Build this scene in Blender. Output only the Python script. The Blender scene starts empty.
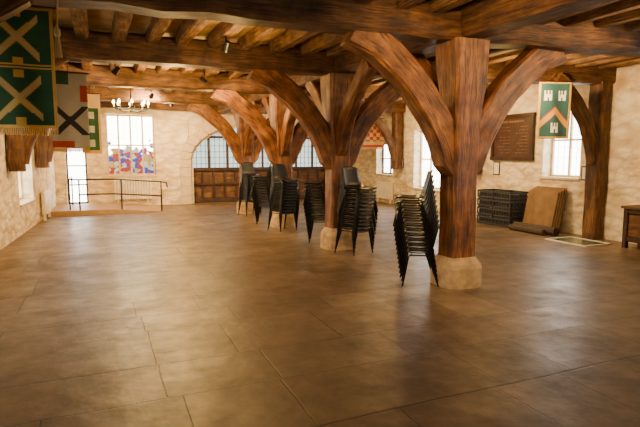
import bpy, bmesh, math, random
from mathutils import Vector, Matrix
random.seed(7)
D=bpy.data
def link(o):
    bpy.context.scene.collection.objects.link(o); return o
# ---------------------------------------------------------------- materials
def newmat(name):
    m=D.materials.new(name); m.use_nodes=True
    nt=m.node_tree; b=nt.nodes['Principled BSDF']
    return m,nt,b
def N(nt,t,**k):
    n=nt.nodes.new(t)
    for a,v in k.items():
        if a in n.inputs: n.inputs[a].default_value=v
        else: setattr(n,a,v)
    return n
def ramp(nt,fac,stops):
    r=nt.nodes.new('ShaderNodeValToRGB'); e=r.color_ramp.elements
    while len(e)<len(stops): e.new(0.5)
    for el,(p,c) in zip(e,stops):
        el.position=p; el.color=(*c,1)
    nt.links.new(fac,r.inputs[0]); return r
def mixc(nt,fac,a,b,mode='MIX'):
    m=nt.nodes.new('ShaderNodeMix'); m.data_type='RGBA'; m.blend_type=mode
    for s,v in ((0,fac),(6,a),(7,b)):
        if hasattr(v,'is_output'): nt.links.new(v,m.inputs[s])
        else: m.inputs[s].default_value=v if s==0 else (*v,1)
    return m.outputs[2]
def bump(nt,b,h,strength,dist=0.02):
    n=nt.nodes.new('ShaderNodeBump'); n.inputs['Strength'].default_value=strength; n.inputs['Distance'].default_value=dist
    nt.links.new(h,n.inputs['Height']); nt.links.new(n.outputs[0],b.inputs['Normal'])
def mat_wood(name,stops,rough=0.6,sy=13):
    m,nt,b=newmat(name)
    tc=N(nt,'ShaderNodeTexCoord')
    mp=N(nt,'ShaderNodeMapping'); mp.inputs['Scale'].default_value=(1.8,sy,1)
    nt.links.new(tc.outputs['UV'],mp.inputs[0])
    n=N(nt,'ShaderNodeTexNoise'); n.inputs['Scale'].default_value=1; n.inputs['Detail'].default_value=8; n.inputs['Roughness'].default_value=.72; n.inputs['Distortion'].default_value=.25
    nt.links.new(mp.outputs[0],n.inputs['Vector'])
    r=ramp(nt,n.outputs['Fac'],stops)
    mp2=N(nt,'ShaderNodeMapping'); mp2.inputs['Scale'].default_value=(3.5,70,1)
    nt.links.new(tc.outputs['UV'],mp2.inputs[0])
    n2=N(nt,'ShaderNodeTexNoise'); n2.inputs['Scale'].default_value=1; n2.inputs['Detail'].default_value=4
    nt.links.new(mp2.outputs[0],n2.inputs['Vector'])
    r2=ramp(nt,n2.outputs['Fac'],[(0.34,(.22,.16,.12)),(0.47,(1,1,1))])
    n3=N(nt,'ShaderNodeTexNoise'); n3.inputs['Scale'].default_value=4.5; n3.inputs['Detail'].default_value=5
    nt.links.new(tc.outputs['Object'],n3.inputs['Vector'])
    r3=ramp(nt,n3.outputs['Fac'],[(0.3,(.42,.38,.34)),(0.65,(1.25,1.2,1.12))])
    c=mixc(nt,1.0,r.outputs[0],r2.outputs[0],'MULTIPLY')
    c=mixc(nt,1.0,c,r3.outputs[0],'MULTIPLY')
    nt.links.new(c,b.inputs['Base Color']); b.inputs['Roughness'].default_value=rough
    ad=N(nt,'ShaderNodeMath',operation='ADD'); nt.links.new(n2.outputs['Fac'],ad.inputs[0]); nt.links.new(n.outputs['Fac'],ad.inputs[1])
    bump(nt,b,ad.outputs[0],.8,.018)
    return m
OAK=mat_wood('oak_post',[(0.3,(.06,.021,.005)),(0.5,(.22,.083,.018)),(0.72,(.46,.20,.048))],.5)
OAKD=mat_wood('oak_beam',[(0.3,(.03,.013,.004)),(0.5,(.125,.054,.014)),(0.75,(.28,.135,.036))],.6)
JOIST=mat_wood('oak_joist',[(0.3,(.06,.027,.007)),(0.5,(.21,.105,.028)),(0.75,(.42,.24,.07))],.7)
DARKW=mat_wood('dark_panel_wood',[(0.3,(.016,.006,.002)),(0.6,(.06,.022,.008)),(0.8,(.11,.04,.014))],.4)
def mat_plain(name,col,rough=.5,metal=0,var=.12,scale=6,bmp=0):
    m,nt,b=newmat(name)
    tc=N(nt,'ShaderNodeTexCoord'); n=N(nt,'ShaderNodeTexNoise'); n.inputs['Scale'].default_value=scale; n.inputs['Detail'].default_value=4
    nt.links.new(tc.outputs['Object'],n.inputs['Vector'])
    lo=tuple(c*(1-var) for c in col); hi=tuple(min(1,c*(1+var)) for c in col)
    r=ramp(nt,n.outputs['Fac'],[(.3,lo),(.7,hi)]); nt.links.new(r.outputs[0],b.inputs['Base Color'])
    b.inputs['Roughness'].default_value=rough; b.inputs['Metallic'].default_value=metal
    if bmp: bump(nt,b,n.outputs['Fac'],bmp,.02)
    return m
def mat_wall():
    m,nt,b=newmat('painted_rubble_wall')
    tc=N(nt,'ShaderNodeTexCoord'); s=N(nt,'ShaderNodeSeparateXYZ'); nt.links.new(tc.outputs['Object'],s.inputs[0])
    ad=N(nt,'ShaderNodeMath',operation='ADD'); nt.links.new(s.outputs[0],ad.inputs[0]); nt.links.new(s.outputs[1],ad.inputs[1])
    cb=N(nt,'ShaderNodeCombineXYZ'); nt.links.new(ad.outputs[0],cb.inputs[0]); nt.links.new(s.outputs[2],cb.inputs[1])
    nz=N(nt,'ShaderNodeTexNoise'); nz.inputs['Scale'].default_value=4; nz.inputs['Detail'].default_value=4; nt.links.new(cb.outputs[0],nz.inputs['Vector'])
    vm=N(nt,'ShaderNodeVectorMath',operation='MULTIPLY_ADD'); nt.links.new(nz.outputs['Color'],vm.inputs[0]); vm.inputs[1].default_value=(.18,.18,0); nt.links.new(cb.outputs[0],vm.inputs[2])
    sc=N(nt,'ShaderNodeMapping'); sc.inputs['Scale'].default_value=(3.6,7.5,1); nt.links.new(vm.outputs[0],sc.inputs[0])
    vo=N(nt,'ShaderNodeTexVoronoi'); vo.feature='SMOOTH_F1'; vo.inputs['Scale'].default_value=1; vo.inputs['Smoothness'].default_value=.25; nt.links.new(sc.outputs[0],vo.inputs['Vector'])
    rb=ramp(nt,vo.outputs['Distance'],[(.3,(.88,.76,.51)),(.75,(.68,.53,.31))])
    n=N(nt,'ShaderNodeTexNoise'); n.inputs['Scale'].default_value=1.3; n.inputs['Detail'].default_value=9; n.inputs['Roughness'].default_value=.7; nt.links.new(tc.outputs['Object'],n.inputs['Vector'])
    r=ramp(nt,n.outputs['Fac'],[(.34,(.70,.58,.43)),(.48,(.95,.93,.9)),(.6,(1,1,1))])
    c=mixc(nt,1.0,rb.outputs[0],r.outputs[0],'MULTIPLY')
    nt.links.new(c,b.inputs['Base Color']); b.inputs['Roughness'].default_value=.85
    mh=N(nt,'ShaderNodeMath',operation='MULTIPLY_ADD'); nt.links.new(vo.outputs['Distance'],mh.inputs[0]); mh.inputs[1].default_value=-1; nt.links.new(n.outputs['Fac'],mh.inputs[2])
    bump(nt,b,mh.outputs[0],1,.05)
    return m
WALL=mat_wall()
def mat_floor():
    m,nt,b=newmat('stone_flags')
    tc=N(nt,'ShaderNodeTexCoord'); s=N(nt,'ShaderNodeSeparateXYZ'); nt.links.new(tc.outputs['Object'],s.inputs[0])
    n1=N(nt,'ShaderNodeTexNoise'); n1.noise_dimensions='1D'; n1.inputs['Scale'].default_value=.75; nt.links.new(s.outputs[1],n1.inputs['W'])
    y2=N(nt,'ShaderNodeMath',operation='MULTIPLY_ADD'); nt.links.new(n1.outputs['Fac'],y2.inputs[0]); y2.inputs[1].default_value=1.2; nt.links.new(s.outputs[1],y2.inputs[2])
    fl=N(nt,'ShaderNodeMath',operation='DIVIDE'); nt.links.new(y2.outputs[0],fl.inputs[0]); fl.inputs[1].default_value=.66
    f2=N(nt,'ShaderNodeMath',operation='FLOOR'); nt.links.new(fl.outputs[0],f2.inputs[0])
    cw=N(nt,'ShaderNodeCombineXYZ'); nt.links.new(s.outputs[0],cw.inputs[0]); 
    f3=N(nt,'ShaderNodeMath',operation='MULTIPLY'); nt.links.new(f2.outputs[0],f3.inputs[0]); f3.inputs[1].default_value=7.3; nt.links.new(f3.outputs[0],cw.inputs[1])
    n2=N(nt,'ShaderNodeTexNoise'); n2.inputs['Scale'].default_value=.6; n2.inputs['Detail'].default_value=0; nt.links.new(cw.outputs[0],n2.inputs['Vector'])
    x2=N(nt,'ShaderNodeMath',operation='MULTIPLY_ADD'); nt.links.new(n2.outputs['Fac'],x2.inputs[0]); x2.inputs[1].default_value=2.2; nt.links.new(s.outputs[0],x2.inputs[2])
    cb=N(nt,'ShaderNodeCombineXYZ'); nt.links.new(x2.outputs[0],cb.inputs[0]); nt.links.new(y2.outputs[0],cb.inputs[1])
    nz=N(nt,'ShaderNodeTexNoise'); nz.inputs['Scale'].default_value=2.2; nz.inputs['Detail'].default_value=3; nt.links.new(tc.outputs['Object'],nz.inputs['Vector'])
    vm=N(nt,'ShaderNodeVectorMath',operation='MULTIPLY_ADD'); nt.links.new(nz.outputs['Color'],vm.inputs[0]); vm.inputs[1].default_value=(.035,.035,0); nt.links.new(cb.outputs[0],vm.inputs[2])
    br=N(nt,'ShaderNodeTexBrick'); br.offset=.43; br.offset_frequency=2
    br.inputs['Scale'].default_value=1; br.inputs['Brick Width'].default_value=.88; br.inputs['Row Height'].default_value=.66
    br.inputs['Mortar Size'].default_value=.008; br.inputs['Mortar Smooth'].default_value=.9; br.inputs['Bias'].default_value=0
    br.inputs['Color1'].default_value=(.195,.138,.083,1); br.inputs['Color2'].default_value=(.115,.077,.044,1); br.inputs['Mortar'].default_value=(.045,.027,.014,1)
    nt.links.new(vm.outputs[0],br.inputs['Vector'])
    n=N(nt,'ShaderNodeTexNoise'); n.inputs['Scale'].default_value=2.2; n.inputs['Detail'].default_value=10; n.inputs['Roughness'].default_value=.72; nt.links.new(tc.outputs['Object'],n.inputs['Vector'])
    r=ramp(nt,n.outputs['Fac'],[(.32,(.55,.52,.48)),(.5,(.93,.92,.9)),(.68,(1.4,1.4,1.4))])
    c=mixc(nt,1.0,br.outputs['Color'],r.outputs[0],'MULTIPLY')
    nt.links.new(c,b.inputs['Base Color'])
    r2=ramp(nt,n.outputs['Fac'],[(.3,(.52,.52,.52)),(.7,(.32,.32,.32))]); nt.links.new(r2.outputs[0],b.inputs['Roughness'])
    nf=N(nt,'ShaderNodeTexNoise'); nf.inputs['Scale'].default_value=5; nf.inputs['Detail'].default_value=7; nt.links.new(tc.outputs['Object'],nf.inputs['Vector'])
    mh=N(nt,'ShaderNodeMath',operation='MULTIPLY_ADD'); nt.links.new(br.outputs['Fac'],mh.inputs[0]); mh.inputs[1].default_value=-.16; nt.links.new(nf.outputs['Fac'],mh.inputs[2])
    bump(nt,b,mh.outputs[0],.4,.02)
    return m
FLOOR=mat_floor()
STONE=mat_plain('limestone',(.50,.34,.16),.8,var=.3,scale=9,bmp=.5)
LSTONE=mat_plain('limewashed_stone',(.60,.47,.28),.8,var=.15,scale=9,bmp=.3)
BOARD=mat_plain('ceiling_plaster_boards',(.46,.29,.11),.8,var=.4,scale=3)
BLACK=mat_plain('black_plastic',(.010,.012,.016),.32)
BLACKM=mat_plain('black_metal',(.015,.015,.015),.35,metal=.6)
CREAM=mat_plain('cream_enamel',(.80,.72,.55),.4)
GOLD=mat_plain('gold_thread',(.52,.30,.04),.6)
LEAD=mat_plain('lead_came',(.03,.03,.03),.5)
BROWNF=mat_plain('ramp_lino',(.34,.20,.075),.5)
CRATE=mat_plain('crate_plastic',(.030,.036,.045),.45)
CARD=mat_plain('fibreboard',(.19,.11,.045),.8,var=.2)
CARPET=mat_plain('carpet_roll_fabric',(.06,.042,.028),.9,var=.3,scale=30)
PAPER=mat_plain('paper',(.8,.75,.62),.7,var=.03)
GREENF=mat_plain('green_fabric',(.010,.060,.017),.85,var=.25)
TEAL=mat_plain('teal_fabric',(.022,.085,.085),.85,var=.2)
GREYF=mat_plain('silver_fabric',(.34,.31,.23),.85,var=.1)
REDF=mat_plain('red_fabric',(.33,.035,.015),.85)
TANF=mat_plain('tan_fabric',(.48,.32,.13),.85)
CREAMF=mat_plain('cream_fabric',(.46,.33,.12),.85)
BLACKF=mat_plain('black_fabric',(.015,.013,.012),.9)
WHITEP=mat_plain('white_metal',(.7,.66,.55),.4)
def mat_glow(name,col,st):
    m,nt,b=newmat(name)
    tc=N(nt,'ShaderNodeTexCoord'); n=N(nt,'ShaderNodeTexNoise'); n.inputs['Scale'].default_value=1.5; nt.links.new(tc.outputs['Object'],n.inputs['Vector'])
    r=ramp(nt,n.outputs['Fac'],[(.3,tuple(c*.85 for c in col)),(.7,col)])
    nt.links.new(r.outputs[0],b.inputs['Emission Color']); b.inputs['Emission Strength'].default_value=st
    b.inputs['Base Color'].default_value=(.02,.02,.02,1); b.inputs['Roughness'].default_value=.25
    return m
DAY=mat_glow('daylit_glass',(1,.99,.92),15)
DAYDIM=mat_glow('daylit_leaded_glass',(.72,.82,.72),2.1)
BULB=mat_glow('lamp_bulb',(1,.78,.30),45)
def mat_stained():
    m,nt,b=newmat('stained_glass')
    tc=N(nt,'ShaderNodeTexCoord'); s=N(nt,'ShaderNodeSeparateXYZ'); nt.links.new(tc.outputs['Object'],s.inputs[0])
    v=N(nt,'ShaderNodeTexVoronoi'); v.inputs['Scale'].default_value=8; nt.links.new(tc.outputs['Object'],v.inputs['Vector'])
    sc=N(nt,'ShaderNodeSeparateColor'); nt.links.new(v.outputs['Color'],sc.inputs[0])
    r=ramp(nt,sc.outputs[0],[(0,(.9,.0,.0)),(.24,(.0,.02,.7)),(.42,(1,.6,.15)),(.52,(.8,.05,.0)),(.64,(.0,.10,.5)),(.76,(1,.93,.65))]); r.color_ramp.interpolation='CONSTANT'
    n=N(nt,'ShaderNodeTexNoise'); n.inputs['Scale'].default_value=5; nt.links.new(tc.outputs['Object'],n.inputs['Vector'])
    md=N(nt,'ShaderNodeMath',operation='MULTIPLY_ADD'); nt.links.new(n.outputs['Fac'],md.inputs[0]); md.inputs[1].default_value=1.4; nt.links.new(s.outputs[2],md.inputs[2])
    mr=N(nt,'ShaderNodeMapRange'); mr.inputs[1].default_value=2.46; mr.inputs[2].default_value=2.54; nt.links.new(md.outputs[0],mr.inputs[0])
    c=mixc(nt,mr.outputs[0],r.outputs[0],(1,.94,.74))
    nt.links.new(c,b.inputs['Emission Color']); 
    ms=N(nt,'ShaderNodeMapRange'); ms.inputs[1].default_value=2.46; ms.inputs[2].default_value=2.54; ms.inputs[3].default_value=1.0; ms.inputs[4].default_value=16
    nt.links.new(md.outputs[0],ms.inputs[0]); nt.links.new(ms.outputs[0],b.inputs['Emission Strength'])
    b.inputs['Roughness'].default_value=.3;b.inputs['Base Color'].default_value=(.02,.02,.02,1)
    return m
STAIN=mat_stained()
# ---------------------------------------------------------------- mesh helpers
def obj(name,bm,mats,parent=None,smooth=False,recalc=True):
    if recalc: bmesh.ops.recalc_face_normals(bm,faces=bm.faces[:])
    me=D.meshes.new(name); bm.to_mesh(me); bm.free()
    for m in (mats if isinstance(mats,(list,tuple)) else [mats]): me.materials.append(m)
    if smooth:
        for p in me.polygons: p.use_smooth=True
    o=D.objects.new(name,me); link(o)
    if parent: o.parent=parent
    return o
def empty(name,loc=(0,0,0)):
    e=D.objects.new(name,None); e.empty_display_size=.2; link(e); return e
def box(bm,a,b,mi=0,M=None):
    x0,y0,z0=a; x1,y1,z1=b
    co=[(x0,y0,z0),(x1,y0,z0),(x1,y1,z0),(x0,y1,z0),(x0,y0,z1),(x1,y0,z1),(x1,y1,z1),(x0,y1,z1)]
    vs=[bm.verts.new(M@Vector(c) if M else c) for c in co]
    for f in ((0,3,2,1),(4,5,6,7),(0,1,5,4),(1,2,6,5),(2,3,7,6),(3,0,4,7)):
        fc=bm.faces.new([vs[i] for i in f]); fc.material_index=mi
    return vs
def tube(bm,pts,r,seg=8,mi=0,radii=None):
    pts=[Vector(p) for p in pts]; rings=[]
    for i,p in enumerate(pts):
        t=(pts[min(i+1,len(pts)-1)]-pts[max(i-1,0)]).normalized()
        a=t.cross(Vector((0,0,1)) if abs(t.z)<.9 else Vector((1,0,0))).normalized(); b=t.cross(a)
        rr=radii[i] if radii else r
        rings.append([bm.verts.new(p+a*math.cos(2*math.pi*k/seg)*rr+b*math.sin(2*math.pi*k/seg)*rr) for k in range(seg)])
    for i in range(len(rings)-1):
        for k in range(seg):
            f=bm.faces.new((rings[i][k],rings[i][(k+1)%seg],rings[i+1][(k+1)%seg],rings[i+1][k])); f.material_index=mi
    for r_ in (rings[0],rings[-1]):
        f=bm.faces.new(r_); f.material_index=mi
def timber(bm,pts,sizes,side,jit=.012,ch=.12,seg=None):
    """swept chamfered rectangular timber with UVs (u metres along grain). sizes: (w along side, h) or list"""
    pts=[Vector(p) for p in pts]
    uvl=bm.loops.layers.uv.verify()
    if seg and len(pts)==2:
        pts=[pts[0].lerp(pts[1],i/seg) for i in range(seg+1)]
    n=len(pts); side=Vector(side).normalized()
    if not isinstance(sizes,list): sizes=[sizes]*n
    if len(sizes)==2 and n!=2:
        s0,s1=sizes; sizes=[(s0[0]+(s1[0]-s0[0])*i/(n-1),s0[1]+(s1[1]-s0[1])*i/(n-1)) for i in range(n)]
    rings=[];L=0;us=[];off=random.random()*20;vo=random.random()*20
    for i,p in enumerate(pts):
        if i: L+=(p-pts[i-1]).length
        us.append(L+off)
        t=(pts[min(i+1,n-1)]-pts[max(i-1,0)]).normalized()
        s=(side-t*side.dot(t)).normalized(); u=t.cross(s)
        w,h=sizes[i]; w/=2;h/=2;c=min(w,h)*ch*2
        prof=[(-w+c,-h),(w-c,-h),(w,-h+c),(w,h-c),(w-c,h),(-w+c,h),(-w,h-c),(-w,-h+c)]
        dx=random.uniform(-jit,jit);dy=random.uniform(-jit,jit)
        rings.append([bm.verts.new(p+s*(a+dx+random.uniform(-jit,jit)*.5)+u*(b+dy+random.uniform(-jit,jit)*.5)) for a,b in prof])
    w,h=sizes[0]
    per=[0,w*.8,w*.9,w*.9+h*.8,w+h,2*w+h-.2*w,2*w+h,2*w+1.8*h,2*w+2*h]
    for i in range(n-1):
        for k in range(8):
            k2=(k+1)%8
            f=bm.faces.new((rings[i][k],rings[i][k2],rings[i+1][k2],rings[i+1][k]))
            for lp,uv in zip(f.loops,((us[i],per[k]+vo),(us[i],per[k+1]+vo),(us[i+1],per[k+1]+vo),(us[i+1],per[k]+vo))): lp[uvl].uv=uv
    for ri,r_ in ((0,rings[0]),(1,rings[-1])):
        f=bm.faces.new(r_)
        for k,lp in enumerate(f.loops): lp[uvl].uv=(k*.05,vo+k*.03)
def bez(a,b,c,n=12):
    a,b,c=Vector(a),Vector(b),Vector(c)
    return [a*(1-t)**2+b*2*t*(1-t)+c*t*t for t in [i/n for i in range(n+1)]]
# ---------------------------------------------------------------- shell
ZC=3.36
def wall(name,p0,p1,h,holes,nout,th=.45):
    p0=Vector((*p0,0));p1=Vector((*p1,0));L=(p1-p0).length;ud=(p1-p0)/L;no=Vector((*nout,0))
    us=sorted({0,L,*[x for q in holes for x in q[:2]]}); zs=sorted({0,h,*[x for q in holes for x in q[2:]]})
    bm=bmesh.new()
    def P(u,z,d): return p0+ud*u+Vector((0,0,z))+no*d
    solid={}
    for i in range(len(us)-1):
        for j in range(len(zs)-1):
            uc=(us[i]+us[i+1])/2; zc=(zs[j]+zs[j+1])/2
            solid[i,j]=not any(q[0]<uc<q[1] and q[2]<zc<q[3] for q in holes)
    def quad(*c): bm.faces.new([bm.verts.new(x) for x in c])
    for (i,j),s in solid.items():
        if not s: continue
        a,b,c,d=us[i],us[i+1],zs[j],zs[j+1]
        quad(P(a,c,0),P(b,c,0),P(b,d,0),P(a,d,0)); quad(P(a,c,th),P(a,d,th),P(b,d,th),P(b,c,th))
        if not solid.get((i-1,j),False): quad(P(a,c,0),P(a,d,0),P(a,d,th),P(a,c,th))
        if not solid.get((i+1,j),False): quad(P(b,c,0),P(b,c,th),P(b,d,th),P(b,d,0))
        if not solid.get((i,j-1),False): quad(P(a,c,0),P(a,c,th),P(b,c,th),P(b,c,0))
        if not solid.get((i,j+1),False): quad(P(a,d,0),P(b,d,0),P(b,d,th),P(a,d,th))
    bmesh.ops.remove_doubles(bm,verts=bm.verts[:],dist=.0005)
    return obj(name,bm,WALL)
YB=-4.0;YF=17.3;XR=8.85
lw0=Vector((-2.33,YB));lw1=Vector((-1.25,YF));lud=(lw1-lw0).normalized();ln=Vector((-lud.y,lud.x))
def LU(Y): return (Y-YB)/lud.y
def LX(Y): return lw0.x+(Y-YB)*lud.x/lud.y
lwins=[(11.9,13.5,.6,1.75),(5.2,6.6,.6,1.75),(-1,.6,.6,1.9)]
rwins=[(7.6,8.55,1.13,2.7),(12.0,13.6,.6,2.35),(14.85,15.95,.95,2.0),(3.2,4.4,1.1,2.6),(-1.5,0,1.1,2.6)]
wall('wall_left',lw0,lw1,3.45,[(LU(a),LU(b),c,d) for a,b,c,d in lwins],ln)
wall('wall_right',(XR,YB),(XR,YF),3.45,[(a-YB,b-YB,c,d) for a,b,c,d in rwins],(1,0))
AX=5.25;AW=2.6;AZ=1.45;AH=1.33
X0=-1.25-.45
wall('wall_far',(X0,YF),(XR+.45,YF),3.45,[(-.95-X0,-.38-X0,.12,1.85),(.2-X0,1.63-X0,.96,2.85),(AX-AW-X0,AX+AW-X0,0,AZ+AH)],(0,1))
wall('wall_back',(-2.8,YB),(XR+.45,YB),3.45,[],(0,-1))
bm=bmesh.new(); box(bm,(-2.9,YB-.5,-.15),(XR+.5,YF+1.5,0)); obj('floor',bm,FLOOR)
bm=bmesh.new(); box(bm,(-2.9,YB-.5,ZC),(XR+.5,YF+1.5,ZC+.1)); obj('ceiling',bm,BOARD)
# arch spandrel + stone arch
bm=bmesh.new(); n=28
def ell(t,k=0): return (AX-(AW+k)*math.cos(t),AZ+(AH+k)*math.sin(t))
for i in range(n):
    t0=math.pi*i/n;t1=math.pi*(i+1)/n
    (xa,za),(xb,zb)=ell(t0,-.02),ell(t1,-.02)
    vs=[[bm.verts.new((x,y,z)) for x,z in ((xa,za),(xb,zb),(xb,AZ+AH),(xa,AZ+AH))] for y in (YF+.001,YF+.449)]
    bm.faces.new(vs[0]);bm.faces.new(vs[1][::-1]);bm.faces.new((vs[0][0],vs[1][0],vs[1][1],vs[0][1]))
obj('trim_arch_spandrel',bm,WALL)
bm=bmesh.new()
def voussoir(p_in0,p_in1,p_out0,p_out1,y0,y1):
    vs=[[bm.verts.new((x,y,z)) for x,z in (p_in0,p_in1,p_out1,p_out0)] for y in (y0,y1)]
    bm.faces.new(vs[0]);bm.faces.new(vs[1][::-1])
    for k in range(4): bm.faces.new((vs[0][k],vs[1][k],vs[1][(k+1)%4],vs[0][(k+1)%4]))
for i in range(18):
    g=.006;t0=math.pi*i/18+g;t1=math.pi*(i+1)/18-g;o=.26+random.uniform(0,.05)
    voussoir(ell(t0,-.06),ell(t1,-.06),ell(t0,o),ell(t1,o),YF-.07-random.uniform(0,.015),YF+.3)
    voussoir(ell(t0,-.16),ell(t1,-.16),ell(t0,-.06),ell(t1,-.06),YF+.06,YF+.3)
for sx in (-1,1):
    z=0
    while z<AZ-.01:
        h=min(.3,AZ-z); xi=AX+sx*(AW-.06); xo=AX+sx*(AW+.28+random.uniform(-.04,.06))
        box(bm,(min(xi,xo),YF-.075,z+.005),(max(xi,xo),YF+.3,z+h-.005)); 
        xi2=AX+sx*(AW-.16); box(bm,(min(xi,xi2),YF+.06,z+.004),(max(xi,xi2),YF+.3,z+h-.004)); z+=h
obj('stone_arch',bm,LSTONE)
# timber screen behind arch
e=empty('timber_screen')
Ys=YF+.36
bm=bmesh.new()
for i in range(9):
    x=AX-AW+.1+i*(2*AW-.2)/8
    timber(bm,[(x,Ys,1.1),(x,Ys,2.75)],(.07,.09),(1,0,0),jit=.003,seg=2)
for i in range(14):
    x=AX-AW+.1+i*(2*AW-.2)/13
    timber(bm,[(x,Ys,0),(x,Ys,1.1)],(.07,.06),(1,0,0),jit=.002,seg=2)
for z,hh in ((.08,.16),(.62,.07),(1.12,.12),(2.2,.08)): timber(bm,[(AX-AW,Ys-.01,z),(AX+AW,Ys-.01,z)],(.1,hh),(0,1,0),jit=.003,seg=6)
obj('frame',bm,DARKW,e)
bm=bmesh.new(); 
timber(bm,[(AX-AW,Ys+.03,.55),(AX+AW,Ys+.03,.55)],(.03,1.1),(0,1,0),jit=0,seg=6); obj('panels',bm,OAKD,e)
bm=bmesh.new(); box(bm,(AX-AW,Ys+.03,1.1),(AX+AW,Ys+.04,2.78)); obj('leaded_glass',bm,DAYDIM,e)
bm=bmesh.new()
x=AX-AW
while x<AX+AW: box(bm,(x,Ys+.015,1.1),(x+.016,Ys+.028,2.75)); x+=.155
z=1.1
while z<2.7: box(bm,(AX-AW,Ys+.015,z),(AX+AW,Ys+.027,z+.016)); z+=.2
obj('lead_cames',bm,LEAD,e)
bm=bmesh.new(); box(bm,(AX-AW-.4,YF+.46,0),(AX+AW+.4,YF+.5,3.2)); 
obj('trim_arch_backing',bm,WALL)
# ---------------------------------------------------------------- windows
wc=[0]
def window(c0,ud,nout,w,z0,z1,glass,nm=1,nt_=1,fr=None,depth=.28,lead=.16,door=False):
    wc[0]+=1; e=empty('window_%d'%wc[0] if not door else 'door_1')
    ud=Vector((*ud,0));no=Vector((*nout,0));p=Vector((*c0,0))
    M=Matrix(((ud.x,no.x,0,p.x),(ud.y,no.y,0,p.y),(0,0,1,0),(0,0,0,1)))
    fr=fr or LSTONE
    bm=bmesh.new();f=.05
    box(bm,(0,depth-.05,z0),(f,depth+.05,z1),M=M);box(bm,(w-f,depth-.05,z0),(w,depth+.05,z1),M=M)
    box(bm,(f,depth-.05,z0),(w-f,depth+.05,z0+f),M=M);box(bm,(f,depth-.05,z1-f),(w-f,depth+.05,z1),M=M)
    for i in range(1,nm+1):
        x=w*i/(nm+1);box(bm,(x-.025,depth-.04,z0+f),(x+.025,depth+.04,z1-f),M=M)
    for i in range(1,nt_+1):
        z=z0+(z1-z0)*i/(nt_+1);box(bm,(f,depth-.035,z-.02),(w-f,depth+.035,z+.02),M=M)
    obj('frame',bm,fr,e)
    bm=bmesh.new();box(bm,(f*.5,depth,z0+f*.5),(w-f*.5,depth+.012,z1-f*.5),M=M);obj('glass',bm,glass,e)
    if lead:
        bm=bmesh.new();x=lead
        while x<w-.05: box(bm,(x,depth-.01,z0+f),(x+.005,depth-.002,z1-f),M=M);x+=lead
        z=z0+lead*1.3
        while z<z1-.05: box(bm,(f,depth-.01,z),(w-f,depth-.003,z+.005),M=M);z+=lead*1.3
        obj('lead_cames',bm,LEAD,e)
    if not door:
        bm=bmesh.new();box(bm,(-.03,-.04,z0-.04),(w+.03,depth-.05,z0+.002),M=M);obj('sill',bm,LSTONE,e)
window((.2,YF),(1,0),(0,1),1.43,.96,2.85,STAIN,3,1,lead=.18)
for i,(a,b,c,d) in enumerate(lwins): window((LX(a),a),lud,ln,(b-a)/lud.y,c,d,DAY,2,0)
for a,b,c,d in rwins: window((XR,a),(0,1),(1,0),b-a,c,d,DAY,1 if b-a<1.2 else 2,1,fr=DARKW if a>14 else None)
window((-.95,YF),(1,0),(0,1),.57,.12,1.85,DAY,0,2,door=True,lead=0,depth=.2,fr=DARKW)
# ---------------------------------------------------------------- posts
posts=[(4.03,5.2),(3.74,8.1),(3.74,11.0),(3.70,14.0)]
ZB=2.92
def post(x,y,front=True):
    e=empty('oak_post')
    bm=bmesh.new()
    timber(bm,[(x,y,z) for z in (.33,.8,1.2,1.6,1.9,2.15,2.4,2.65,2.93)],[(.35,.33),(.34,.33),(.34,.33),(.34,.33),(.36,.34),(.40,.36),(.44,.40),(.48,.44),(.5,.46)],(1,0,0),jit=.008,ch=.09)
    obj('shaft',bm,OAK,e)
    bm=bmesh.new()
    rings=[]
    for z,r,q in ((0,.275,.6),(.24,.27,.6),(.29,.255,.5),(.36,.21,.4)):
        ring=[]
        for k in range(24):
            a=2*math.pi*k/24; ca,sa=math.cos(a),math.sin(a); m=max(abs(ca),abs(sa)); rr=r*((1-q)+q*min(1/m,1.25))
            ring.append(bm.verts.new((x+ca*rr+random.uniform(-.004,.004),y+sa*rr+random.uniform(-.004,.004),z)))
        rings.append(ring)
    for i in range(3):
        for k in range(24): bm.faces.new((rings[i][k],rings[i][(k+1)%24],rings[i+1][(k+1)%24],rings[i+1][k]))
    bm.faces.new(rings[0]);bm.faces.new(rings[-1])
    obj('stone_plinth',bm,STONE,e)
    i=0
    for dx,dy,l in ((-1,0,1.45),(1,0,1.45),(0,-1,1.2),(0,1,1.2)):
        if dy==-1 and not front: continue
        i+=1;bm=bmesh.new()
        lo=1.38 if dx else 1.6
        pts=bez((x+dx*.1,y+dy*.1,lo),(x+dx*.36,y+dy*.32,2.4),(x+dx*l,y+dy*l,ZB+.06),14)
        w=.25 if dx else .2
        timber(bm,pts,[(w,.18)]+[(w,.34)]*12+[(w,.40),(w,.44)] if dx else [(w,.14)]+[(w,.24)]*12+[(w,.26),(w,.28)],(dy,dx,0),jit=.006)
        obj('brace_%d'%i,bm,OAK,e)
for k,p in enumerate(posts): post(*p,front=k>0)
wp=[(8.68,4.6),(8.68,7.08),(8.68,10.6),(8.68,14.3)]
lp=[(LX(5.2)+.16,5.2),(LX(8.1)+.16,8.1),(LX(11)+.16,11.0),(LX(14)+.16,14.0)]
def wallpost(x,y,z0,sx):
    e=empty('wall_post');bm=bmesh.new()
    timber(bm,[(x,y,z0),(x,y,2.95)],[(.30,.26),(.28,.3)],(0,1,0),seg=8,jit=.015);obj('shaft',bm,OAKD,e)
    bm=bmesh.new()
    timber(bm,bez((x+sx*.08,y,max(z0+.1,1.45)),(x+sx*.25,y,2.4),(x+sx*1.15,y,ZB+.06)),(.2,.22),(0,1,0),jit=.008);obj('brace_1',bm,OAKD,e)
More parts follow.
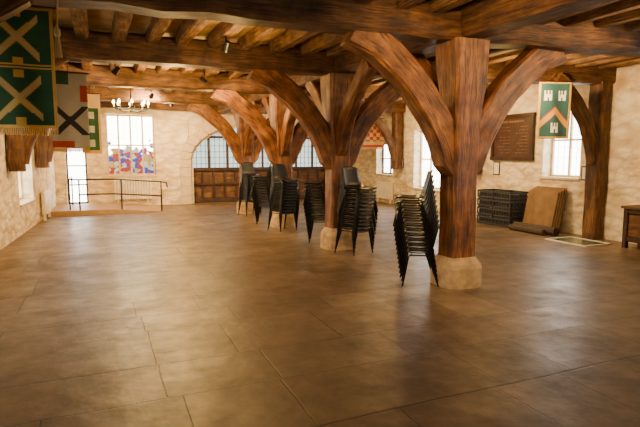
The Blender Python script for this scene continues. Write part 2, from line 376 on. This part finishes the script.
for (x,y),z0 in zip(wp,(0,0,1.15,1.15)): wallpost(x,y,z0,-1)
for x,y in lp: wallpost(x,y,1.3,1)
for (lx,ly),(px,py),(rx,ry) in zip(lp,posts,wp):
    bm=bmesh.new();timber(bm,[(lx-.3,ly,ZB+.19),(px,py,ZB+.19)],(.34,.38),(0,1,0),seg=14,jit=.014)
    timber(bm,[(px,py,ZB+.185),(rx+.25,ry,ZB+.185)],(.36,.38),(0,1,0),seg=14,jit=.014);obj('ceiling_beam',bm,OAKD)
for a,b,w,h,zz in (((-2.4,1.8),(XR+.1,1.5),.34,.38,.19),((-2.4,-1.4),(XR+.1,-1.4),.34,.38,.19),((-1.4,16.9),(XR+.1,16.9),.25,.3,.21)):
    bm=bmesh.new();timber(bm,[(*a,ZB+zz),(*b,ZB+zz)],(w,h),(0,1,0),seg=16,jit=.014);obj('ceiling_beam',bm,OAKD)
bm=bmesh.new();timber(bm,[(4.2,YB+.1,ZB+.2),(4.03,5.2,ZB+.2),(3.76,8.1,ZB+.2),(3.75,12,ZB+.2),(3.7,YF,ZB+.2)],(.36,.36),(1,0,0),jit=.01);obj('arcade_plate',bm,OAKD)
bm=bmesh.new();x=-1.95
while x<8.7:
    if abs(x-3.95)>.25:
        timber(bm,[(x+random.uniform(-.03,.03),YB+.1,3.27),(x+random.uniform(-.03,.03)+.0,YF-.02,3.27)],(.17,.2),(1,0,0),seg=22,jit=.014)
    x+=.46+random.uniform(-.03,.03)
obj('ceiling_joists',bm,JOIST)
# ---------------------------------------------------------------- chairs
def chair_stack(loc,ang,n=12,dz=.068,sc=.9):
    e=empty('stacked_chairs'); bs=bmesh.new(); bl=bmesh.new()
    prof=[(.235,.405),(.22,.43),(.17,.445),(.08,.437),(0,.43),(-.09,.435),(-.15,.455),(-.185,.50),(-.205,.57),(-.225,.65),(-.245,.73),(-.262,.79),(-.275,.82)]
    for c in range(n):
        zo=c*dz; yo=c*.010; jx=random.uniform(-.006,.006)
        grid=[[],[]]
        for s,th in ((0,0),(1,.008)):
            for j,(py,pz) in enumerate(prof):
                t=j/(len(prof)-1); row=[]
                hw=.225 if t<.5 else .225-.03*(t-.5)*2
                if j==len(prof)-1: hw-=.03
                if j==0: hw-=.02
                for i in range(9):
                    u=-1+2*i/8
                    lift=.028*abs(u)**3 
                    y=py+(lift*.9 if t>.55 else 0)+yo - (th if t>.55 else 0)
                    z=pz+(lift if t<=.55 else 0)+zo - (th if t<=.55 else 0)
                    if j==len(prof)-1: z-=.02*u*u
                    row.append(bs.verts.new((u*hw+jx,y,z)))
                grid[s].append(row)
        R=len(prof)
        for j in range(R-1):
            for i in range(8):
                bs.faces.new((grid[0][j][i],grid[0][j][i+1],grid[0][j+1][i+1],grid[0][j+1][i]))
                bs.faces.new((grid[1][j][i],grid[1][j+1][i],grid[1][j+1][i+1],grid[1][j][i+1]))
        for j in range(R-1):
            for i in (0,8): bs.faces.new((grid[0][j][i],grid[0][j+1][i],grid[1][j+1][i],grid[1][j][i]))
        for i in range(8):
            for j in (0,R-1): bs.faces.new((grid[0][j][i],grid[0][j][i+1],grid[1][j][i+1],grid[1][j][i]))
        for sx in (-1,1):
            pts=[(sx*.245+jx,.225+yo,zo+.0),(sx*.222+jx,.15+yo,zo+.40),(sx*.215+jx,.13+yo,zo+.418),(sx*.215+jx,-.1+yo,zo+.418),(sx*.222+jx,-.12+yo,zo+.40),(sx*.25+jx,-.255+yo,zo+.0)]
            tube(bl,pts,.0115,6)
        tube(bl,[(-.215+jx,.1+yo,zo+.416),(.215+jx,.1+yo,zo+.416)],.008,5)
    obj('shells',bs,BLACK,e,smooth=True);obj('legs',bl,BLACKM,e,smooth=True)
    e.location=(*loc,.006); e.rotation_euler=(0,0,ang); e.scale=(sc,sc,sc)
    return e
A=math.radians
chair_stack((3.63,5.44),A(62),12)
chair_stack((3.79,7.53),A(200),12)
chair_stack((3.74,8.85),A(65),12)
chair_stack((3.54,10.44),A(200),12)
chair_stack((3.55,11.72),A(70),12)
chair_stack((3.62,13.40),A(195),12)
# ---------------------------------------------------------------- banners
def banner(name,x0,x1,y,z0,z1,layout,pole_to,fringe=True,slant=0,wave=.02):
    e=empty(name);nu,nv=44,int(44*(z1-z0)/abs(x1-x0));bm=bmesh.new();g=[]
    for j in range(nv+1):
        row=[]
        for i in range(nu+1):
            u=i/nu;v=j/nv
            row.append(bm.verts.new((x0+(x1-x0)*u,y+slant*(u-.5)+wave*math.sin(u*9+v*2)*(1-v*.6),z0+(z1-z0)*v)))
        g.append(row)
    for j in range(nv):
        for i in range(nu):
            f=bm.faces.new((g[j][i],g[j][i+1],g[j+1][i+1],g[j+1][i]));f.material_index=layout((i+.5)/nu,(j+.5)/nv,(z1-z0)/abs(x1-x0));f.smooth=True
    o=obj('cloth',bm,layout(None,None,None),e);s=o.modifiers.new('s','SOLIDIFY');s.thickness=.006
    if fringe:
        bm=bmesh.new()
        for i in range(40):
            u=(i+.5)/40;p=Vector((x0+(x1-x0)*u,y+slant*(u-.5)+wave*math.sin(u*9),z0))
            tube(bm,[p,p+Vector((0,0,-.035)),p+Vector((random.uniform(-.005,.005),0,-.07))],.006,5)
        obj('fringe',bm,GOLD,e)
    bm=bmesh.new();tube(bm,[(min(x0,x1)-.04,y-slant*.5,z1+.012),(max(x0,x1)+.04,y+slant*.5,z1+.012)],.014,8);
    tube(bm,[((x0+x1)/2,y,z1+.02),pole_to],.008,6)
    obj('pole',bm,DARKW,e)
def L1(u,v,a):
    if u is None: return [GREENF,GOLD,CREAMF,REDF]
    per=a/2
    if u<.05 or u>.95 or v<.02 or v>.98: return 1
    if abs(v-.5)<.012 or abs(v-.53)<.006: return 1
    cy=(v%.5)/.5-.5; dx=(u-.5);dy=cy*per
    if abs(dx)<.30 and abs(dy)<.34:
        if abs(abs(dx)-abs(dy))<.04: return 2
        if abs(abs(dx)-abs(dy))<.065: return 1
    if abs(dx)<.06 and .3<abs(dy)<.42: return 1
    return 0
def L2(u,v,a):
    if u is None: return [GREYF,BLACKF,REDF,GREENF]
    if v>.84: return 3 if u<.5 else 0
    if v>.62 : return 2 if u>.8 else 0
    if v<.08: return 2 if u<.6 else 0
    dx=u-.5;dy=(v-.36)*a
    if abs(abs(dx)-abs(dy))<.11 and abs(dy)<.42: return 1
    return 0
def L3(u,v,a):
    if u is None: return [GREENF,TANF,GREYF]
    if v>.75: return 1
    if u<.12 or u>.88: return 1
    if abs(u-.5)<.15 and abs((v*4)%1-.5)<.25: return 2
    return 0
def L4(u,v,a):
    if u is None: return [TEAL,GOLD,PAPER,REDF]
    if u<.06 or u>.94 or v<.04 or v>.97: return 1
    dy=v*a; d=dy-(.85-abs(u-.5)*1.0)
    if abs(d)<.10: return 1
    if abs(d)<.135: return 3
    for cx,cy in ((.27,.76),(.73,.76),(.5,.2)):
        x=abs(u-cx);y_=abs(v-cy)
        if x<.11 and y_<.09 and not(.03<x<.06 and v>cy+.02) and not(x<.03 and v<cy-.03): return 2
    return 0
def L5(u,v,a):
    if u is None: return [TANF,REDF,CREAMF]
    if v<.08: return 1
    return 1 if ((int(u*6)+int(v*8))%2==0 and v<.8 and v>.2) else (2 if v>.85 else 0)
banner('green_banner',-1.03,-.38,6.0,1.87,3.05,L1,(-.70,6.0,3.2))
banner('black_saltire_banner',-.66,-.14,9.0,1.72,2.85,L2,(-.4,9.0,3.2),slant=.1)
banner('small_green_banner',-.33,.05,11.9,1.70,2.85,L3,(-.14,11.9,3.2))
banner('castle_banner',6.96,7.53,6.8,1.88,2.84,L4,(7.25,6.95,3.0),slant=-.15,fringe=False)
banner('tan_banner',7.75,8.4,14.8,1.85,2.75,L5,(8.1,14.8,3.2),slant=-.2)
bm=bmesh.new();tx,ty=-.28,5.0
tube(bm,[(tx,ty,3.2),(tx+.01,ty,2.9),(tx-.005,ty,2.66)],.008,6)
tube(bm,[(tx-.005,ty,2.68),(tx-.005,ty,2.64),(tx-.005,ty,2.6),(tx-.005,ty,2.58)],.02,10,radii=[.008,.026,.026,.014])
for k in range(14):
    a=k*2*math.pi/14;tube(bm,[(tx-.005+.012*math.cos(a),ty+.012*math.sin(a),2.59),(tx-.005+.028*math.cos(a),ty+.028*math.sin(a),2.42)],.005,5)
obj('tassel_cord',bm,CREAMF)
# ---------------------------------------------------------------- radiators
def radiator(c0,ud,nin,w,z0,z1):
    e=empty('radiator');ud=Vector((*ud,0)).normalized();no=Vector((*nin,0)).normalized();p=Vector((*c0,0))
    M=Matrix(((ud.x,no.x,0,p.x),(ud.y,no.y,0,p.y),(0,0,1,0),(0,0,0,1)))
    bm=bmesh.new();n=int(w/.08)
    for i in range(n):
        x=i*.08
        box(bm,(x+.014,.05,z0+.02),(x+.066,.13,z1-.02),M=M)
    box(bm,(0,.07,z0+.05),(w,.11,z0+.09),M=M);box(bm,(0,.07,z1-.09),(w,.11,z1-.05),M=M)
    bmesh.ops.bevel(bm,geom=bm.edges[:],offset=.008,segments=1,affect='EDGES')
    for x in (.1,w-.15): box(bm,(x,.06,0),(x+.03,.12,z0+.04),M=M)
    obj('columns',bm,CREAM,e)
radiator((.35,YF),(1,0),(0,-1),1.12,.20,.88)
radiator((LX(14.2),14.2),lud,(lud.y,-lud.x),1.0,.12,.75)
radiator((XR,14.7),(0,1),(-1,0),1.1,.12,.72)
# ---------------------------------------------------------------- ramp and handrail
bm=bmesh.new()
Yr=15.15
v=[bm.verts.new(c) for c in ((-1.34,Yr,0),(1.65,Yr,0),(1.65,YF-.14,0),(-1.2,YF-.14,0),(-1.34,Yr,.13),(.3,Yr,.13),(1.65,Yr,.012),(1.65,YF-.14,.012),(.3,YF-.14,.13),(-1.2,YF-.14,.13))]
for f in ((0,4,5,6,1),(3,2,7,8,9),(0,3,9,4),(1,6,7,2),(4,9,8,5),(5,8,7,6),(0,1,2,3)): bm.faces.new([v[i] for i in f])
obj('access_ramp',bm,BROWNF)
bm=bmesh.new()
def zr(x): return .13 if x<.3 else .13-.118*(x-.3)/1.35
for x in (-.55,.5,1.55): tube(bm,[(x,Yr+.06,zr(x)+.001),(x,Yr+.06,zr(x)+.82)],.02,8)
for h in (.82,.42): tube(bm,[(-.55,Yr+.06,.13+h),(.3,Yr+.06,.13+h),(1.55,Yr+.06,.035+h),]+([(1.7,Yr+.06,.0+h),(1.72,Yr+.06,h-.12)] if h>.8 else []),.02,8)
tube(bm,[(-.55,Yr+.06,.95),(-.8,Yr+.3,.95),(-.8,YF-.3,.95)],.02,8);tube(bm,[(-.8,YF-.35,.131),(-.8,YF-.35,.95)],.02,8)
tube(bm,[(-.8,Yr+.3,.131),(-.8,Yr+.3,.95)],.02,8)
obj('handrail',bm,BLACKM,smooth=True)
# ---------------------------------------------------------------- right wall things
e=empty('honours_board')
ba,bb_,bz0,bz1=8.86,10.06,1.55,2.46
bm=bmesh.new();box(bm,(XR-.05,ba,bz0),(XR-.004,bb_,bz1));obj('panel',bm,mat_plain('board_brown',(.05,.019,.009),.45,var=.3),e)
bm=bmesh.new()
for z in (bz0-.07,bz1-.01): box(bm,(XR-.085,ba-.07,z),(XR-.004,bb_+.07,z+.08))
for y in (ba-.06,bb_-.02): box(bm,(XR-.08,y,bz0),(XR-.004,y+.08,bz1))
obj('frame',bm,DARKW,e)
bm=bmesh.new()
def word(y,z,yend,h,lw):
    k=y
    while k<yend:
        l=random.uniform(*lw);box(bm,(XR-.0525,k,z),(XR-.0505,k+l,z+h));k+=l+random.choice((.012,.018,.05))
word(9.1,2.34,9.8,.045,(.02,.04))
for c in range(2):
    for r in range(9):
        if random.random()<.1: continue
        y=8.98+c*.54;word(y,1.64+r*.074,y+random.uniform(.2,.42),.016,(.015,.03))
obj('gilt_lettering',bm,mat_plain('faded_gilt',(.22,.12,.04),.5),e)
e=empty('stacked_crates')
for k in range(4):
    for s in range(2):
        bm=bmesh.new();y0=8.78+s*.55;z0=k*.2;y1=y0+.53;x0,x1=8.2,8.75
        z1=z0+.195
        box(bm,(x0+.015,y0+.015,z0),(x1-.015,y1-.015,z0+.02))
        for a,b in (((x0,y0),(x1,y0+.02)),((x0,y1-.02),(x1,y1)),((x0,y0+.02),(x0+.02,y1-.02)),((x1-.02,y0+.02),(x1,y1-.02))):
            box(bm,(*a,z0+.02),(*b,z0+.06));box(bm,(*a,z1-.05),(*b,z1))
        for i in range(7):
            t=i/6
            yy=y0+t*(.53-.03);box(bm,(x0+.002,yy,z0+.06),(x0+.018,yy+.03,z1-.05));box(bm,(x1-.018,yy,z0+.06),(x1-.002,yy+.03,z1-.05))
            xx=x0+t*(.55-.03);box(bm,(xx,y0+.002,z0+.06),(xx+.03,y0+.018,z1-.05));box(bm,(xx,y1-.018,z0+.06),(xx+.03,y1-.002,z1-.05))
        box(bm,(x0+.03,y0+.03,z0+.02),(x1-.03,y1-.03,z0+.13))
        obj('crate_%d'%(k*2+s),bm,CRATE,e)
bm=bmesh.new()
for i in range(4):
    M=Matrix.Translation((8.56-.035*i,7.80+.03*i,0))@Matrix.Rotation(A(12),4,'Y');box(bm,(0,0,0.008),(.022,.80,.95-.03*i),M=M)
obj('leaning_boards',bm,CARD)
def roll(name,x,y0,y1,z,r):
    bm=bmesh.new()
    tube(bm,[(x,y0,z),(x,(y0+y1)/2,z+.003),(x,y1,z)],r,20)
    pts=[(x+math.cos(t)*r*(.25+.035*t)*.9,y0-.004,z+math.sin(t)*r*(.25+.035*t)*.9) for t in [k*.4 for k in range(48)]]
    tube(bm,pts,.006,5)
    obj(name,bm,CARPET)
roll('carpet_roll',8.26,7.55,8.66,.085,.083);roll('carpet_roll',8.08,7.7,8.6,.065,.063)
e=empty('floor_hatch')
hx0,hx1,hy0,hy1=7.75,8.42,6.45,7.35
bm=bmesh.new()
box(bm,(hx0,hy0,0),(hx0+.04,hy1,.02));box(bm,(hx1-.04,hy0,0),(hx1,hy1,.02));box(bm,(hx0+.04,hy0,0),(hx1-.04,hy0+.04,.02));box(bm,(hx0+.04,hy1-.04,0),(hx1-.04,hy1,.02));obj('rim',bm,WHITEP,e)
bm=bmesh.new();box(bm,(hx0+.04,hy0+.04,0),(hx1-.04,hy1-.04,.012));obj('pane',bm,mat_plain('hatch_glass',(.10,.15,.09),.08),e)
for y,z,w,h in ((9.85,1.12,.22,.32),(5.95,1.35,.22,.3),(14.15,1.2,.2,.3),(7.42,1.1,.12,.28)):
    e=empty('framed_notice');bm=bmesh.new();box(bm,(XR-.02,y,z),(XR-.003,y+w,z+h));obj('frame',bm,DARKW,e)
    bm=bmesh.new();box(bm,(XR-.024,y+.025,z+.025),(XR-.0205,y+w-.025,z+h-.025));obj('sheet',bm,PAPER,e)
# panelled oak chest at right wall
e=empty('oak_chest');bm=bmesh.new()
y0,y1,x0,x1=4.75,6.2,8.32,8.80
for yy in (y0+.04,y1-.04):
    for xx in (x0+.04,x1-.04): timber(bm,[(xx,yy,0),(xx,yy,.68)],(.08,.08),(1,0,0),jit=.001,seg=3)
for z,h in ((.16,.10),(.64,.08)):
    for xx in (x0+.035,x1-.035): timber(bm,[(xx,y0+.08,z),(xx,y1-.08,z)],(.05,h),(1,0,0),jit=.001,seg=5)
    for yy in (y0+.035,y1-.035): timber(bm,[(x0+.08,yy,z),(x1-.08,yy,z)],(.05,h),(0,1,0),jit=.001,seg=3)
for t in (1/3,2/3):
    yy=y0+(y1-y0)*t;timber(bm,[(x0+.035,yy,.2),(x0+.035,yy,.61)],(.05,.08),(1,0,0),jit=.001,seg=3)
obj('frame',bm,DARKW,e)
bm=bmesh.new()
for xx in (x0+.045,x1-.045): timber(bm,[(xx,y0+.07,.4),(xx,y1-.07,.4)],(.015,.46),(1,0,0),jit=0,seg=5)
for yy in (y0+.045,y1-.045): timber(bm,[(x0+.07,yy,.4),(x1-.07,yy,.4)],(.015,.46),(0,1,0),jit=0,seg=3)
timber(bm,[(x0+.24,y0-.03,.705),(x0+.24,y1+.03,.705)],(.54,.045),(1,0,0),jit=.001,seg=6)
obj('panels_and_lid',bm,OAKD,e)
# ---------------------------------------------------------------- lamps
WARM=(1,.64,.30)
def lamp(x,y,aim,power,size=math.radians(120),z=3.0,col=WARM):
    e=empty('ceiling_or_fill_spotlight');d=Vector(aim)-Vector((x,y,z));d.normalize()
    q=d.to_track_quat('-Z','Y');M=Matrix.Translation((x,y,z))@q.to_matrix().to_4x4()
    bm=bmesh.new();seg=16;rings=[]
    for zz,r in ((.11,.02),(.10,.04),(-.0,.045),(-.03,.055),(-.03,.048),(.0,.038)):
        rings.append([bm.verts.new(M@Vector((r*math.cos(2*math.pi*k/seg),r*math.sin(2*math.pi*k/seg),zz))) for k in range(seg)])
    for i in range(5):
        for k in range(seg): bm.faces.new((rings[i][k],rings[i][(k+1)%seg],rings[i+1][(k+1)%seg],rings[i+1][k]))
    bm.faces.new(rings[0]);tube(bm,[(x,y,z+.06),(x,y,ZC)],.01,6)
    obj('housing',bm,BLACKM,e)
    bm=bmesh.new();bmesh.ops.create_uvsphere(bm,u_segments=10,v_segments=8,radius=.025,matrix=M);obj('bulb',bm,BULB,e,smooth=True)
    l=D.lights.new('spot','SPOT');l.energy=power;l.spot_size=size;l.spot_blend=.8;l.color=col;l.shadow_soft_size=.06
    o=D.objects.new('spot_light',l);link(o);o.matrix_world=M@Matrix.Translation((0,0,-.06));o.parent=e
for x,y,aim,p in ((1.2,13.3,(.8,17,1.6),640),(1.9,15.2,(3,17.2,1.2),360),(.3,9.6,(-1.2,12,1.2),240),(1.6,7.0,(1.2,9.5,0),160),(1.0,3.2,(1.2,4.5,0),60),  # spots over the near floor are added to brighten it
    (2.6,3.2,(4.0,5.2,1.6),230),(5.9,3.3,(4.8,5.2,2.1),190),(6.4,9.4,(8.8,9.6,1.6),430),(6.6,12.4,(8.8,13.0,1.3),380),(5.4,15.2,(5.4,17.3,1.3),240),(1.9,10.2,(3.7,11,1.6),280),(6.3,6.5,(8.8,6.6,1.3),350),(2.2,.6,(2.6,3,0),35),(5.6,12.6,(5.2,13,0),200)):  # spot facing the first post's right brace is added as fill
    lamp(x,y,aim,p)
def chandelier(x,y,z,R):
    e=empty('chandelier');bm=bmesh.new()
    ring=[(x+R*math.cos(a),y+R*math.sin(a),z) for a in [2*math.pi*k/24 for k in range(25)]]
    tube(bm,ring,.014,6);tube(bm,[(x,y,z-.08),(x,y,z+.1),(x,y,z+.3),(x,y,ZC)],.01,8,radii=[.03,.025,.012,.008])
    bb=bmesh.new();cc=bmesh.new()
    for k in range(8):
        a=2*math.pi*k/8;px,py=x+R*math.cos(a),y+R*math.sin(a)
        tube(bm,bez((x,y,z-.02),(x+R*.5*math.cos(a),y+R*.5*math.sin(a),z-.14),(px,py,z),6),.009,6)
        tube(bm,[(px,py,z),(px,py,z+.025)],.03,8)
        tube(cc,[(px,py,z+.02),(px,py,z+.09)],.012,8)
        tube(bb,[(px,py,z+.09),(px,py,z+.12),(px,py,z+.17)],.01,8,radii=[.014,.028,.005])
    obj('iron_ring',bm,BLACKM,e);obj('candle_tubes',cc,PAPER,e);obj('bulbs',bb,BULB,e,smooth=True)
    l=D.lights.new('chandelier_light','POINT');l.energy=300;l.color=(1,.62,.18);l.shadow_soft_size=.25
    o=D.objects.new('chandelier_light',l);link(o);o.location=(x,y,z+.15);o.parent=e
chandelier(.68,12.3,2.62,.36)
for x,y,p in ((1.3,9.7,210),(2.4,12.6,100),(6.2,10.5,80),(1.8,15.4,150),(6.2,13.5,60),(6.2,7,36),(1.6,6.7,45),(2.0,3.0,6)):
    l=D.lights.new('ceiling_fill','POINT');l.energy=p;l.color=(1,.60,.18);l.shadow_soft_size=.12  # bare point lights without fixtures, added to brighten the ceiling bays
    o=D.objects.new('ceiling_fill_light',l);link(o);o.location=(x,y,2.75)
w=D.worlds.new('World');bpy.context.scene.world=w;w.use_nodes=True
w.node_tree.nodes['Background'].inputs[0].default_value=(.8,.6,.4,1);w.node_tree.nodes['Background'].inputs[1].default_value=.3
# ---------------------------------------------------------------- camera
cd=D.cameras.new('camera');cam=D.objects.new('camera',cd);link(cam);cd.sensor_width=36;cd.lens=519/640*36
yaw=math.radians(22.85);p=math.radians(6.43)
f=Vector((math.sin(yaw)*math.cos(p),math.cos(yaw)*math.cos(p),-math.sin(p)))
cam.location=(0,0,1.6);cam.rotation_euler=f.to_track_quat('-Z','Y').to_euler();cd.clip_start=.05
bpy.context.scene.camera=cam
